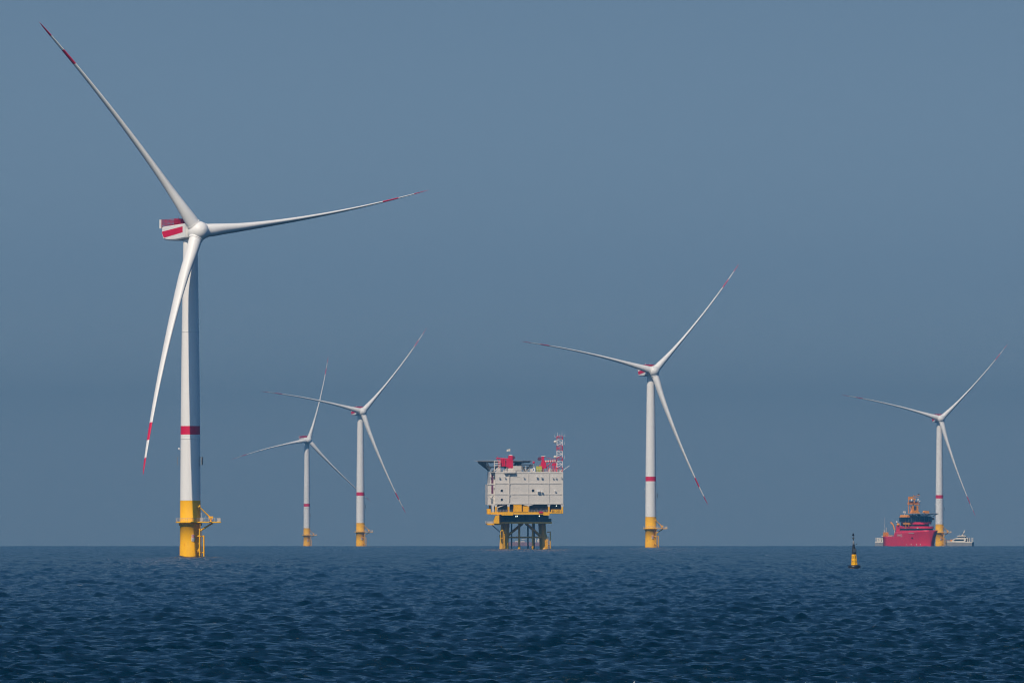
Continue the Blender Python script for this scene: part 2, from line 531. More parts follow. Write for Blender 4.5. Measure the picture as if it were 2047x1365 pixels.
    m.lathe([(2.5, -0.4), (2.5, 0.6)], 40, (0, 0, -4.0))
    # bearing cone to the hub
    m.mat = 0
    m.bar((0, -2.7, -0.7), (0, -4.0, -0.7), 2.3, 32, 2.1)
    m.box(-3.72, 3.72, -2.95, -2.2, -2.95, 1.3)
    m.mat = 1
    for x0, x1 in ((-hw - 0.035, -hw), (hw, hw + 0.035)):
        m.prism([(-1.2, 0.55), (-1.2, -1.4), (11.3, -3.0), (12.45, -1.45), (12.5, -0.95)], x0, x1, 'x')
    na = m.build("nacelle", [WHITE, RED], t)
    m = MB()
    m.box(-3.3, 3.3, 2.4, 13.3, 1.15, 1.3)
    for x in (-3.3, 3.3):
        for i in range(14):
            y = 2.4 + i * 10.9 / 13
            m.bar((x, y, 0.3), (x, y, 3.0), 0.075, 5)
        for z in (1.7, 2.1, 2.55, 3.0): m.bar((x, 2.4, z), (x, 13.3, z), 0.085, 5)
        for i in range(13):
            y = 2.4 + i * 10.9 / 13
            m.bar((x, y, 1.3), (x, y + 0.84, 3.0), 0.05, 4)
    for i in range(9):
        x = -3.3 + i * 6.6 / 8
        m.bar((x, 2.4, 1.2), (x, 2.4, 3.0), 0.07, 5)
    m.box(-2.9, 2.9, 4.6, 5.6, 1.3, 3.2)
    m.build("helihoist_deck", DKRED, na)
    m = MB().box(-3.6, -3.1, 13.32, 14.3, 0.1, 3.0).box(3.1, 3.6, 13.32, 14.3, 0.1, 3.0).box(-3.1, 3.1, 13.5, 14.1, 0.1, 0.7)
    m.build("rear_frame", WHITE, na)
    MB().bar((-1.5, 5.1, 3.1), (-1.5, 5.1, 3.7), 0.12, 6).ball((-1.5, 5.1, 3.7), 0.22).build("beacon", WHITE, na)
    MB().bar((1.4, 5.1, 3.1), (1.4, 5.1, 4.2), 0.08, 6).build("wind_sensor", WHITE, na)
    # hub: rounded spinner with a nose, collars for the blades
    m = MB()
    pr = [(0.02, 4.0), (0.9, 3.85), (1.9, 3.35), (2.7, 2.4), (3.2, 1.1), (3.35, -0.2), (3.2, -1.4), (2.8, -2.3), (2.2, -2.8)]
    m.lathe(pr, 48)
    for i in range(len(m.v)):
        x, y, z = m.v[i]; m.v[i] = (x, -z, y)
    for k in range(3):
        a = R(90 - 120 * k)
        d = Vector((math.cos(a), -math.tan(R(CONE)), math.sin(a)))
        m.bar(d * 1.2, d * 3.05, 2.42, 36, 2.36)
    m.build("hub", WHITE, t)
    bmesh_ = blade_mb(90.0)
    b0 = bmesh_.build("blade", [WHITE, RED], t)
    for k in range(2):
        c = b0.copy(); COL.objects.link(c); c.parent = t
    return t

def set_rotor(t, psi, theta):
    base, hub, bl = rotor_mats(psi, theta)
    k = 0
    for c in sorted(children(t), key=lambda o: o.name):
        if c.name.startswith("nacelle"): c.matrix_local = base
        elif c.name.startswith("hub"): c.matrix_local = hub @ Matrix.Rotation(R(90 - theta), 4, 'Y')
        elif c.name.startswith("blade"): c.matrix_local = bl[k]; k += 1

def copy_tree(o, parent=None):
    c = o.copy(); COL.objects.link(c)
    if parent: c.parent = parent
    for ch in children(o): copy_tree(ch, c)
    return c

TURBINES = [(380.5, 4650, 30.8, 4.3, "largest wind turbine, closest to the camera, half its tower in the shadow of a blade"),
            (1301.0, 8600, 20.0, 43.8, "second largest wind turbine, standing alone just to the right of the substation platform"),
            (720.5, 11255, 20.0, 45.0, "wind turbine on the left of the substation, taller of the two close together"),
            (613.5, 14200, 20.0, 69.0, "smallest and haziest wind turbine, one blade nearly upright, standing behind a taller one"),
            (1878.0, 11900, 11.0, 42.2, "wind turbine standing behind the red ship")]
proto = make_turbine()
for i, (px, D, psi, th, lab) in enumerate(TURBINES):
    t = proto if i == 0 else copy_tree(proto)
    t.location = place(px, D)
    t["label"] = lab
    set_rotor(t, psi, th)

# ------------------------------------------------------------------ offshore substation
SUB_D, SUB_S = 7150.0, FPX / 7150.0
SUB_P = place(1046.5, SUB_D)
SUB_R = R(3.0)
def sx(px): return (px - 1050) / SUB_S
def sz(y): return (1099 - y) / SUB_S
CABLEG = paint('cable_deck_grey', (0.17, 0.18, 0.19), 0.6, 0.5, 1.2)
def make_substation():
    t = thing("offshore_substation", "grey box shaped offshore substation with helideck and lattice mast on yellow jacket legs",
              "substation", SUB_P, SUB_R)
    FY, BY = -17.0, 14.0
    # jacket
    legs = {}
    for nm, (xt, xb, y) in enumerate([(-8.2, -9.2, -0.6), (9.9, 11.0, -0.6), (-9.8, -10.8, 11.0), (9.0, 10.0, 11.0)]):
        m = MB().bar((xb, y * 1.05, -4), (xt, y, 13.2), 1.2 if y < 0 else 1.0, 18)
        m.bar((xt, y, 12.0), (xt, y, 17.5), 1.0, 14)
        m.bar((xb + (xt - xb) * .55, y * 1.02, 5.6), (xb + (xt - xb) * .63, y * 1.02, 7.4), 1.42, 18)
        m.build("jacket_leg", JACKET, t)
    for y in (-0.6, 11.0):
        for s in (-1, 1):
            m = MB().bar((s * 8.8 + (0.8 if s > 0 else 0), y, 6.0), (s * 0.9 + .6, y, 12.9), 0.48, 12)
            m.build("brace", JACKET, t)
        m = MB().bar((-8.9, y, 6.0), (10.2, y, 6.0), 0.42, 12); m.build("brace", JACKET, t)
    for x in (-9.4, 10.4):
        m = MB().bar((x, -0.6, 6.0), (x, 11.0, 6.0), 0.4, 10); m.build("brace", JACKET, t)
    for px, r, y, lo in ((1027, .36, 4, 0), (1041, .55, -1.8, 1), (1059.5, .42, 3, 0), (1068, .45, -1.8, 1), (1072.5, .36, 5, 0)):
        m = MB().bar((sx(px), y, -4 if not lo else 1.8), (sx(px), y, 13.0), r, 12)
        c = m.build("caisson", NAVYGREY if not lo else JACKET, t)
        if lo: MB().bar((sx(px), y - .15, -4), (sx(px), y - .15, 1.8), r * 1.18, 14).build("guard_tube", YELLOW, c)
    # boat landings: one on each side
    m = MB()
    for px, y, top in ((1001, -16.0, 9.3), (1006.2, -15.8, 9.2), (1009.2, -15.0, 7.6), (1012, -12.8, 6.4), (1016.3, -10.4, 6.1), (1017.8, -8.5, 3.2)):
        m.bar((sx(px), y, -4), (sx(px), y, top), 0.2, 8)
    for z in (2.6, 5.4): m.bar((sx(1001), -16.0, z), (sx(1006.2), -15.8, z), 0.2, 6)
    for k in range(9):
        m.bar((sx(1008.6), -15.0, .6 + k), (sx(1011.5), -12.8, .6 + k), 0.12, 5); m.bar((sx(1006.2), -15.8, .2 + k), (sx(1008.6), -15.0, .9 + k), 0.12, 5)
    m.bar((sx(1008), -15.2, 7.6), (sx(1011), -13.0, 3.4), 0.35, 6)
    m.box(sx(1001.5), sx(1006), -16.2, -15.2, 9.2, 9.9); m.bar((sx(1003), -15.8, 9.9), (sx(1002), -15.8, 11.3), .14, 6)
    m.bar((sx(1006), -15.6, 6), (sx(1014), -0.6, 6), .2, 6)
    m.build("boat_landing", YELLOW, t)
    m = MB()
    for px, y, top in ((1092.5, -5.6, 4.6), (1094.6, -5.8, 5.2), (1097.7, -5.6, 6.4)):
        m.bar((sx(px), y, -4), (sx(px), y, top), 0.24, 8)
    for k in range(6):
        m.bar((sx(1092.5), -5.6, .3 + .8 * k), (sx(1094.6), -5.8, .3 + .8 * k), 0.11, 5); m.bar((sx(1094.6), -5.8, .6 + .8 * k), (sx(1097.7), -5.6, .6 + .8 * k), 0.1, 5)
    m.bar((sx(1094), -5.7, 4), (sx(1093), -0.6, 4), .2, 6)
    m.build("boat_landing", YELLOW, t)
    m = MB().bar((sx(1102.5), -4.6, -4), (sx(1102.5), -4.6, 9.0), 0.27, 8)
    m.bar((sx(1102.5), -4.6, 8.8), (sx(1097), -3.1, 8.6), .22, 6); m.bar((sx(1102.5), -4.6, 2.0), (sx(1098), -3.1, 2.0), .22, 6)
    m.build("fender_post", YELLOW, t)
    # cable deck with its pipes, open at the sides
    m = MB()
    m.box(-15.8, 13.6, -12.5, 12.5, 12.9, 13.7)
    m.build("cable_deck", JACKET, t)
    m = MB()
    m.box(-11.8, 11.7, -11.0, 11.5, 13.7, 14.5); m.box(-13.2, -10.2, -10.4, 10.4, 13.7, 17.2)
    for x in np.arange(-10.5, 11.6, 1.15):
        m.bar((x, -10.6, 14.4), (x + random.uniform(-.6, .6), -10.4, 17.3), random.uniform(.1, .24), 6)
        if random.random() < .6: m.box(x, x + random.uniform(.5, 1.2), -10.2, -9.2, 14.5, random.uniform(15.2, 16.9))
    m.box(-12.3, 11.7, -8.8, 11.0, 14.5, 17.3)
    m.box(11.4, 13.4, -11.5, -7.0, 13.7, 15.4); m.box(6.4, 11.7, -10.8, -8.8, 14.4, 17.3)
    m.build("cable_room", CABLEG, t)
    m = MB()
    m.prism([(-19.6, 13.0), (-18.7, 12.2), (-11.9, 12.2), (-11.9, 13.0)], -14.6, -6, 'y')
    m.prism([(-15.8, 14.4), (-15.0, 16.9), (-13.2, 17.3), (-13.2, 12.9), (-15.8, 13.01)], -19.2, -13.4, 'y')
    wp = m.build("side_platform", YELLOW, t)
    m = MB().rail([(-19.5, -6.2, 13), (-19.5, -14.5, 13), (-12.4, -14.5, 13)], 1.2, 0.8, .07)
    m.box(-19.3, -15.0, -12.6, -11.8, 13.05, 13.9)
    m.build("railing", STEEL, wp)
    MB().bar((-16.4, -11.5, 12.2), (-11.2, -11.0, 7.6), .22, 6).build("brace", NAVYGREY, t)
    # lower deck
    m = MB()
    m.box(-17.2, 12.4, FY, BY, 17.5, 18.65); m.box(-11.9, -6.2, FY - .3, FY, 17.05, 18.7); m.box(9.0, 12.0, FY - .3, FY, 17.05, 18.7)
    m.box(12.4, 18.4, FY + .6, BY, 17.9, 18.6)
    m.box(-18.9, -17.2, -13, -6, 17.7, 20.3)
    dk = m.build("lower_deck", YELLOW, t)
    m = MB().rail([(-17.1, FY + .1, 18.65), (-6.3, FY + .1, 18.65)], 1.15, 1.5, .06)
    m.build("railing", STEEL, dk)
    MB().rail([(1.5, FY + .1, 18.65), (12.4, FY + .1, 18.65)], 1.15, 1.5, .06).build("railing", STEEL, dk)
    for px in (985.5, 991.3, 1016.5, 1056.0, 1097.0, 1123.8):
        x = sx(px)
        w = .42 if px > 986 else .5
        m = MB().box(x - w, x + w, FY + .1, FY + .9, 18.0, 21.3)
        m.mat = 1; m.prism([(x - w, 21.3), (x + w, 21.3), (x + w + .5, 22.7), (x - w - .5, 22.7)], FY + .1, FY + .9, 'y')
        m.build("column", [YELLOW if px > 986 else GREYW, GREYW], t)
        MB().box(x - w, x + w, BY - 1, BY - .2, 18.6, 22.6).build("column", YELLOW, t)
    m = MB()
    m.box(-14.5, 18.2, FY + 6.0, BY - 1.5, 18.65, 22.55)
    for x in np.arange(-13.5, 18, 1.6): m.box(x, x + .25, FY + 5.6, FY + 6.0, 18.7, 22.4)
    for x in np.arange(-2, 17, 2.4): m.box(x, x + 1.5, FY + 4.2, FY + 5.4, 18.66, 18.66 + random.uniform(1, 2.6))
    m.bar((-5, FY + 3, 21.6), (18, FY + 3, 21.6), .12, 6); m.bar((1, FY + 3.4, 20.8), (18, FY + 3.4, 20.8), .16, 6)
    m.build("equipment_room", DKGREY, t)
    m = MB().bar((-14.0, FY + .6, 18.65), (-14.0, FY + .6, 20.9), .22, 6); m.bar((-14.0, FY + .6, 20.9), (-9.6, FY + .6, 22.55), .26, 6)
    m.build("davit", GREYW, t)
    m = MB()
    m.bar((-8.2, FY + 1.0, 18.65), (-8.2, FY + 1.0, 21.0), .5, 14); m.ball((-8.2, FY + 1.0, 21.0), .5)
    m.build("tank", CREAM, t)
    for px, z in ((1034, 16.55), (1031.2, 16.45), (1078, 16.65), (1112, 21.7)):
        MB().ball((sx(px), FY - .2, z), .26, 10).bar((sx(px), FY + .4, z + .5), (sx(px), FY - .2, z + .2), .07, 5).build("floodlight", LAMP, t)
    m = MB().box(6.9, 8.8, FY - .5, FY - .02, 18.2, 19.0); m.build("life_raft", RED, t)
    # name board
    m = MB().box(12.9, 18.0, FY - .25, FY + .1, 18.05, 20.0)
    m.box(12.4, 12.9, FY - .1, FY + .1, 18.0, 18.7)
    sg = m.build("name_board", YELLOW, t)
    lettering("lettering", "BE OSS", 1.75, BLACK, sg, (15.45, FY - .27, 19.0), (R(90), 0, 0), .03, 0.80)
    # topside
    X0, X1, Z0, Z1 = -15.1, 18.85, 22.6, 38.6
    m = MB().box(X0, X1, FY, BY, Z0, Z1)
    for z in (22.6, 27.45, 32.9, 38.15):
        m.box(X0 - .12, X1 + .12, FY - .22, FY, z, z + .55); m.box(X1, X1 + .2, FY, BY, z, z + .55)
    for px in (1056.0, 1097.0, 1017.5):
        m.box(sx(px) - .18, sx(px) + .18, FY - .14, FY, 23.1, 38.2)
    m.box(X1 - .3, X1 + .16, FY - .2, FY, 22.6, 38.7)
    m.prism([(1.4, 22.6), (4.6, 22.6), (2.2, 21.8), (0, 22.0), (-1.8, 22.6)], FY - .1, FY + .3, 'y')
    for z in (36.3, 30.6, 25.9):
        m.box(-6.0, -2.7, FY - .10, FY, z, z + .14)
    tp = m.build("topside_wall", GREYW, t)
    m = MB()
    for px in (1056.0, 1097.0, 1017.5): m.box(sx(px) + .18, sx(px) + .34, FY - .04, FY - .003, 23.1, 38.2)
    for z in (27.3, 32.75, 38.0): m.box(X0, X1, FY - .05, FY - .003, z, z + .15)  # shadow lines under the floor beams, put in as dark strips
    m.build("joint_and_shadow_line", NAVYGREY, tp)
    for px, y, w in ((1003, 982, .55), (1065.5, 982, .62), (1003, 1000, .52)):
        m = MB().box(sx(px) - w - .12, sx(px) + w + .12, FY - .1, FY - .003, sz(y) - w - .12, sz(y) + w + .12)
        m.mat = 1; m.box(sx(px) - w, sx(px) + w, FY - .13, FY - .1, sz(y) - w, sz(y) + w)
        m.build("window", [GREYW, GLASS], tp)
    for px, y, s in ((997, 953.5, .5), (1008.5, 953.5, .4), (1046, 953.5, .42), (1072.3, 953, .6), (1081.5, 953.5, .6), (1104, 954, .42), (1110, 954, .42), (1121, 954, .36),
                     (1075.5, 982, 1.0), (1082.5, 983, .6), (1108.7, 981, .5), (987.3, 953.5, .4), (987.3, 974, .4), (980, 953.5, .4)):
        yy = FY if px > 990 else FY + 3.4
        m = MB().bar((sx(px), yy, sz(y)), (sx(px), yy - 1.2, sz(y) + .1), .1, 6); m.box(sx(px) - s * .7, sx(px) + s * .7, yy - 1.4 - s * .5, yy - 1.1, sz(y) - s * .55, sz(y) + s * .6)
        m.build("wall_lamp", WHITE, t)
    m = MB().bar((sx(1017.9), FY - .5, 24.0), (sx(1017.9), FY - .5, 38.4), .2, 10)
    for z in (27, 32.6, 37): m.box(sx(1016.5), sx(1019.3), FY - .7, FY, z, z + .3)
    m.build("downpipe", GREYW, t)
    # stair annex on the left end
    m = MB()
    m.box(-18.7, X0, FY + 3.4, BY - 2, 22.4, 32.6); m.box(-17.6, X0, FY + 3.4, BY - 2, 32.6, 38.6)
    m.box(-18.95, X0, FY + 3.1, FY + 3.4, 22.2, 22.8); m.box(-18.95, X0, FY + 3.1, FY + 3.4, 32.4, 32.9); m.box(-18.95, X0, FY + 3.1, FY + 3.4, 27.5, 27.9)
    m.bar((-18.2, FY + 3.1, 27.2), (-17.4, FY + 3.1, 25.6), .2, 6); m.bar((-16.0, FY + 3.1, 27.2), (-17.0, FY + 3.1, 25.6), .2, 6)
    an = m.build("stair_annex", GREYW, t)
    for z0, z1 in ((33.1, 37.4), (27.9, 32.2)):
        m = MB().box(-16.9, -15.9, FY + 3.22, FY + 3.397, z0, z1)
        m.build("louvre", MAROON, an)
    m = MB().box(-17.0, -16.0, FY + 3.2, FY + 3.39, 22.9, 25.4); m.build("shaft", NAVYGREY, an)
    # roof
    m = MB()
    m.box(X0 - 2.4, X1 + .1, FY, BY, 38.6, 38.85)
    m.box(-10.8, -5.0, FY - 1.6, FY, 38.2, 38.75)
    rf = m.build("roof_deck", GREYW, t)
    m = MB()
    m.rail([(X0 - 2.3, FY + .1, 38.85), (-10.8, FY + .1, 38.85), (-10.8, FY - 1.5, 38.75), (-5.0, FY - 1.5, 38.75), (-5.0, FY + .1, 38.85), (X1, FY + .1, 38.85), (X1, BY, 38.85)], 1.15, 1.4, .07)
    m.build("railing", GREYW, rf)
    m = MB()
    m.box(-14.5, -12.6, FY + 1, FY + 3, 38.85, 40.7); m.box(-8.8, -6.0, FY + 1.2, FY + 3, 38.85, 40.6)
    for i in range(26):
        x = random.uniform(-13.5, 17.5); w = random.uniform(.4, 1.2)
        if -6.2 < x < -1 or 5 < x < 8.6: continue
        m.box(x, x + w, FY + 1.4 + random.uniform(0, 5), FY + 7.5, 38.85, 38.85 + random.uniform(.5, 2.0))
    for i in range(14):
        x = random.uniform(-12, 1); m.bar((x, FY + 3, 38.85), (x + random.uniform(-1.5, 1.5), FY + 3.3, random.uniform(40, 42)), .08, 5)
    m.build("roof_equipment", GREYW, t)
    # helideck behind the roof on the left
    hc = (-9.6, 5.0); hr = 13.6
    m = MB(); n = 16
    oc = [(hc[0] + hr * math.cos(2 * math.pi * (i + .5) / n), hc[1] + hr * math.sin(2 * math.pi * (i + .5) / n)) for i in range(n)]
    m.prism(oc, 43.9, 44.35, 'z')
    # trussed substructure, tapering to the roof
    for k in range(9):
        y = hc[1] - 10 + k * 2.5
        hwid = math.sqrt(max(hr * hr - (y - hc[1]) ** 2, 0)) * .96
        m.bar((hc[0] - hwid, y, 43.8), (hc[0] + hwid, y, 43.8), .3, 6)
        l = max(hc[0] - hwid, -22.5)
        m.bar((l, y, 43.6), (-17.0, y, 39.4), .3, 6); m.bar((l * .6 - 8, y, 43.6), (-16.5, y, 40.5), .22, 6)
        m.bar((-15, y, 39), (-11, y, 43.6), .2, 6); m.bar((-11, y, 43.6), (-7, y, 39), .2, 6); m.bar((-7, y, 39), (-3, y, 43.6), .2, 6); m.bar((-3, y, 43.6), (1.5, y, 39), .25, 6); m.bar((1.5, y, 39.2), (4.4, y, 42.6), .2, 6); m.bar((-5, y, 39), (-1, y, 43.6), .25, 6)
        m.bar((-16, y, 41.4), (4.6, y, 41.4), .25, 6); m.bar((-4, y, 42.6), (5.4, y, 42.4), .2, 6)
    for x in (-20, -16, -12, -8, -4, 0): m.bar((x, hc[1] - 9, 43.5), (x, hc[1] + 9, 43.5), .25, 6)
    hd = m.build("helideck", DKGREY, t)
    m = MB()
    for i in range(n):
        a0, a1 = [2 * math.pi * (i + .5 + j) / n for j in (0, 1)]
        P = [(hc[0] + r * math.cos(a), hc[1] + r * math.sin(a), z) for r, z, a in ((hr, 44.3, a0), (hr, 44.3, a1), (hr + 1.6, 44.5, a1), (hr + 1.6, 44.5, a0))]
        m.bar(P[2], P[3], .07, 5); m.bar(P[0], P[3], .05, 5)
        for f in (.33, .66): m.bar(Vector(P[0]).lerp(Vector(P[3]), f), Vector(P[1]).lerp(Vector(P[2]), f), .05, 4)
    m.build("safety_net", STEEL, hd)
    # white stair tower in front of the helideck
    m = MB()
    for x in (-15.4, -12.6):
        m.bar((x, FY + 1, 38.85), (x, FY + 1, 44.4), .16, 6); m.bar((x, FY + 3.4, 38.85), (x, FY + 3.4, 44.4), .16, 6)
    for z in (42.0, 43.2, 44.3): m.bar((-15.4, FY + 1, z), (-12.6, FY + 1, z), .2, 6)
    m.bar((-15.2, FY + 1, 39.4), (-12.6, FY + 1, 41.8), .18, 6)
    m.build("stair_tower", GREYW, t)
    # cranes
    c = MB()
    x = -8.0
    c.bar((x + .4, FY + 3.2, 38.85), (x + .4, FY + 3.2, 41.2), .9, 16)
    c.box(-9.4, -6.6, FY + 2.2, FY + 4.6, 41.2, 45.2); c.box(-8.4, -6.3, FY + 2.0, FY + 4.4, 44.6, 47.0)
    c.prism([(-12.2, 41.8), (-12.6, 43.6), (-11.3, 45.6), (-10.4, 45.6), (-10.2, 42.0)], FY + 2.4, FY + 4.2, 'y')
    c.bar((-13.6, FY + 3.2, 45.6), (-6.5, FY + 3.2, 45.2), .3, 6); c.bar((-13.6, FY + 3.2, 44.3), (-6.5, FY + 3.2, 44.2), .25, 6)
    for k in range(6): c.bar((-13.6 + k * 1.1, FY + 3.2, 44.3), (-13.0 + k * 1.1, FY + 3.2, 45.5), .12, 5)
    for k in range(4): c.bar((-9.9 + .05 * k, FY + 2.6 + .3 * k, 42), (-9.9, FY + 3, 45), .15, 5)
    c.box(-13.4, -12.8, FY + 2.8, FY + 3.6, 39.0, 44.2); c.box(-12.0, -9.4, FY + 2.3, FY + 2.7, 41.6, 42.2); c.bar((-14.6, FY + 3, 45.4), (-13.4, FY + 3, 45.7), .3, 6); c.bar((-13.9, FY + 3, 44.0), (-13.9, FY + 3, 46.8), .1, 5); c.bar((-6.2, FY + 2.4, 38.9), (-6.2, FY + 2.4, 44.8), .3, 6)
    for k in range(3): c.bar((-11.9 + .9 * k, FY + 2.3, 41.6), (-11.9 + .9 * k, FY + 2.3, 45.4), .28, 8)
    cr = c.build("deck_crane", RED, t)
    MB().bar((-6.0, FY + 2.6, 45.9), (-6.0, FY + 4.2, 45.9), .95, 18).build("winch_drum", MAROON, cr)
    MB().box(-8.0, -6.4, FY + 2.4, FY + 3.6, 47.0, 47.35).build("lamp_rail", WHITE, cr)
    MB().bar((-6.2, FY + 2.8, 38.85), (-5.4, FY + 2.8, 41.5), .15, 6).bar((-9.0, FY + 3, 41.0), (-5.6, FY + 3, 41.0), .35, 6).build("crane_rest", NAVYGREY, cr)
    c = MB()
    c.bar((8.9, FY + 3.4, 38.85), (8.9, FY + 3.4, 40.6), .8, 16); c.box(8.0, 10.6, FY + 2.4, FY + 4.4, 40.6, 43.6)
    c.bar((7.4, FY + 3.2, 40.4), (7.6, FY + 3.2, 42.2), .5, 8); c.box(8.3, 9.6, FY + 2.6, FY + 4, 43.6, 46.6)
    c.bar((10.2, FY + 3.2, 40.8), (13.0, FY + 3.2, 43.4), .22, 6); c.bar((14.8, FY + 3.2, 39), (14.8, FY + 3.2, 43.4), .4, 6); c.bar((15.8, FY + 3.2, 39), (15.8, FY + 3.2, 43.4), .3, 6)
    for k in range(5): c.bar((10.6 + k, FY + 3.6, 39.0), (11.2 + k, FY + 3.6, 42.6 + .3 * (k % 2)), .16, 5)
    c.box(13.6, 15.8, FY + 3.4, FY + 4.4, 42.0, 43.2); c.mat = 0
    for k in range(11):
        c.mat = k % 2
        c.bar((9.6 + k * .58, FY + 3.2, 44.0 + .02 * k), (9.6 + (k + 1) * .58, FY + 3.2, 44.0 + .02 * (k + 1)), .55, 8)
    c.mat = 0
    c.bar((9.0, FY + 3.2, 46.4), (15.6, FY + 3.2, 44.9), .09, 5)
    cr = c.build("deck_crane", [RED, CREAM], t)
    MB().bar((7.3, FY + 2.6, 45.3), (7.3, FY + 4.2, 45.3), .95, 18).build("winch_drum", MAROON, cr)
    MB().box(8.2, 10.2, FY + 2.4, FY + 3.6, 46.6, 46.9).build("lamp_rail", WHITE, cr)
    # lattice mast
    zb = [38.85, 41.0, 44.2, 46.2, 49.3, 52.0, 55.0, 56.6]
    xa, xb, ya, yb = 16.0, 18.7, FY + .4, FY + 2.9
    m = MB()
    for k in range(7):
        m.mat = (k + 1) % 2
        z0, z1 = zb[k], zb[k + 1]
        for xx in (xa, xb):
            for yy in (ya, yb): m.bar((xx, yy, z0), (xx, yy, z1), .17, 6)
        for q in range(max(1, round((z1 - z0) / 1.6))):
            nn = max(1, round((z1 - z0) / 1.6)); a, b = z0 + (z1 - z0) * q / nn, z0 + (z1 - z0) * (q + 1) / nn
            fl = (q + k) % 2
            for yy in (ya, yb):
                m.bar((xa, yy, a if fl else b), (xb, yy, b if fl else a), .12, 5); m.bar((xa, yy, b), (xb, yy, b), .12, 5)
            for xx in (xa, xb):
                m.bar((xx, ya, a if fl else b), (xx, yb, b if fl else a), .12, 5); m.bar((xx, ya, b), (xx, yb, b), .12, 5)
        m.box(xa, xb, ya, yb, z1 - .08, z1 + .08)
    ms = m.build("lattice_mast", [WHITE, RED], t)
    for z in (53.9, 46.3):
        MB().ball((15.0, FY + 1.0, z), .72, 18).bar((15.2, FY + 1.0, z), (16.0, FY + 1.0, z), .15, 6).build("radome", CREAM, ms)
    m = MB()
    for x, z in ((16.3, 58.6), (17.4, 57.8), (18.5, 58.9), (14.8, 57.6), (20.0, 57.8), (19.8, 53.8), (19.8, 46.8)):
        b0 = 56.6 if z > 56 else z - 1.6
        m.bar((x, FY + 1.6, b0 if 16 < x < 19 else z - 1.3), (x, FY + 1.6, z), .06, 5)
        if not 16 < x < 19: m.bar((x, FY + 1.6, z - 1.2), (17.4, FY + 1.6, z - 1.2), .05, 5)
    m.build("antenna", WHITE, ms)
    MB().bar((18.9, FY + .6, 39.6), (22.3, FY + .6, 42.0), .13, 6).build("boom_pole", WHITE, t)
    # flag
    m = MB().bar((-7.4, FY + 3, 47.3), (-7.4, FY + 3, 50.6), .05, 5)
    m.build("flagpole", STEEL, t)
    m = MB()
    for k in range(6):
        x0, x1 = -7.4 - .3 * k, -7.4 - .3 * (k + 1)
        y0, y1 = FY + 3 + .15 * math.sin(k * 1.3), FY + 3 + .15 * math.sin((k + 1) * 1.3)
        b = len(m.v); d = .02
        m.v += [(x0, y0, 49.3 - .06 * k), (x1, y1, 49.24 - .06 * k), (x1, y1, 50.3 - .06 * k), (x0, y0, 50.36 - .06 * k)]
        m.v += [(x0, y0 + d, 49.3 - .06 * k), (x1, y1 + d, 49.24 - .06 * k), (x1, y1 + d, 50.3 - .06 * k), (x0, y0 + d, 50.36 - .06 * k)]
        m.face((b, b + 1, b + 2, b + 3)); m.face((b + 7, b + 6, b + 5, b + 4)); m.face((b, b + 4, b + 5, b + 1)); m.face((b + 3, b + 2, b + 6, b + 7))
    m.build("flag", CREAM, t)
    return t
make_substation()

def on_sub(p):
    return SUB_P + Matrix.Rotation(SUB_R, 3, 'Z') @ Vector(p)

def container(label, p, w, d, h, mat, group=None):
    """Ribbed steel box with corner posts, base at p (substation frame)."""
    t = thing("container", label, "container", on_sub(p), SUB_R, group)
    m = MB()
    m.box(-w / 2 + .08, w / 2 - .08, -d / 2 + .08, d / 2 - .08, .1, h - .08)
    n = max(4, int(w / .45))
    for i in range(n):
        x = -w / 2 + .2 + (w - .4) * i / n
        m.box(x, x + (w - .4) / n * .5, -d / 2 + .03, -d / 2 + .08, .25, h - .25)
    m.build("shell", mat, t)
    m = MB()
    for x in (-w / 2, w / 2 - .16):
        for y in (-d / 2, d / 2 - .16): m.box(x, x + .16, y, y + .16, 0, h)
    for z in (0, h * .62, h - .16):
        m.box(-w / 2 + .16, w / 2 - .16, -d / 2, -d / 2 + .12, z, z + .16); m.box(-w / 2 + .16, w / 2 - .16, d / 2 - .12, d / 2, z, z + .16)
    m.build("frame", mat, t)
    return t
container("larger yellow container on the lower deck of the substation", (sx(1034.6), -16.2, 18.66), 4.1, 2.0, 3.75, YELLOW, "yellow containers on the lower deck")
container("smaller yellow container on the lower deck of the substation", (sx(1050.2), -16.2, 18.66), 2.6, 2.0, 3.0, YELLOW, "yellow containers on the lower deck")
container("pale grey container on the roof of the substation in front of the helideck", (sx(1034.3), -15.8, 38.86), 4.1, 2.0, 3.0, GREYW)
container("lime yellow container on the roof of the substation", (sx(1077.4), -15.7, 38.86), 2.8, 2.0, 2.8, LIME)
t = thing("control_cabin", "small white cabin with a blue panel and red ball on top, on the substation roof", "cabin", on_sub((sx(1067.5), -15.6, 38.86)), SUB_R)
m = MB().box(-.6, .6, -.7, .7, 0, 2.0); m.box(-.65, .65, -.75, .75, 2.0, 2.12); m.build("cabin_body", WHITE, t)
MB().box(-.45, -.05, -.74, -.705, .7, 1.6).build("panel", BLUE, t)
MB().bar((-.1, 0, 2.1), (-.1, 0, 4.2), .14, 6).bar((.4, 0, 2.1), (-.1, 0, 3.8), .1, 6).build("stand", STEEL, t)
MB().ball((-.1, 0, 4.7), .6, 16).build("ball", RED, t)

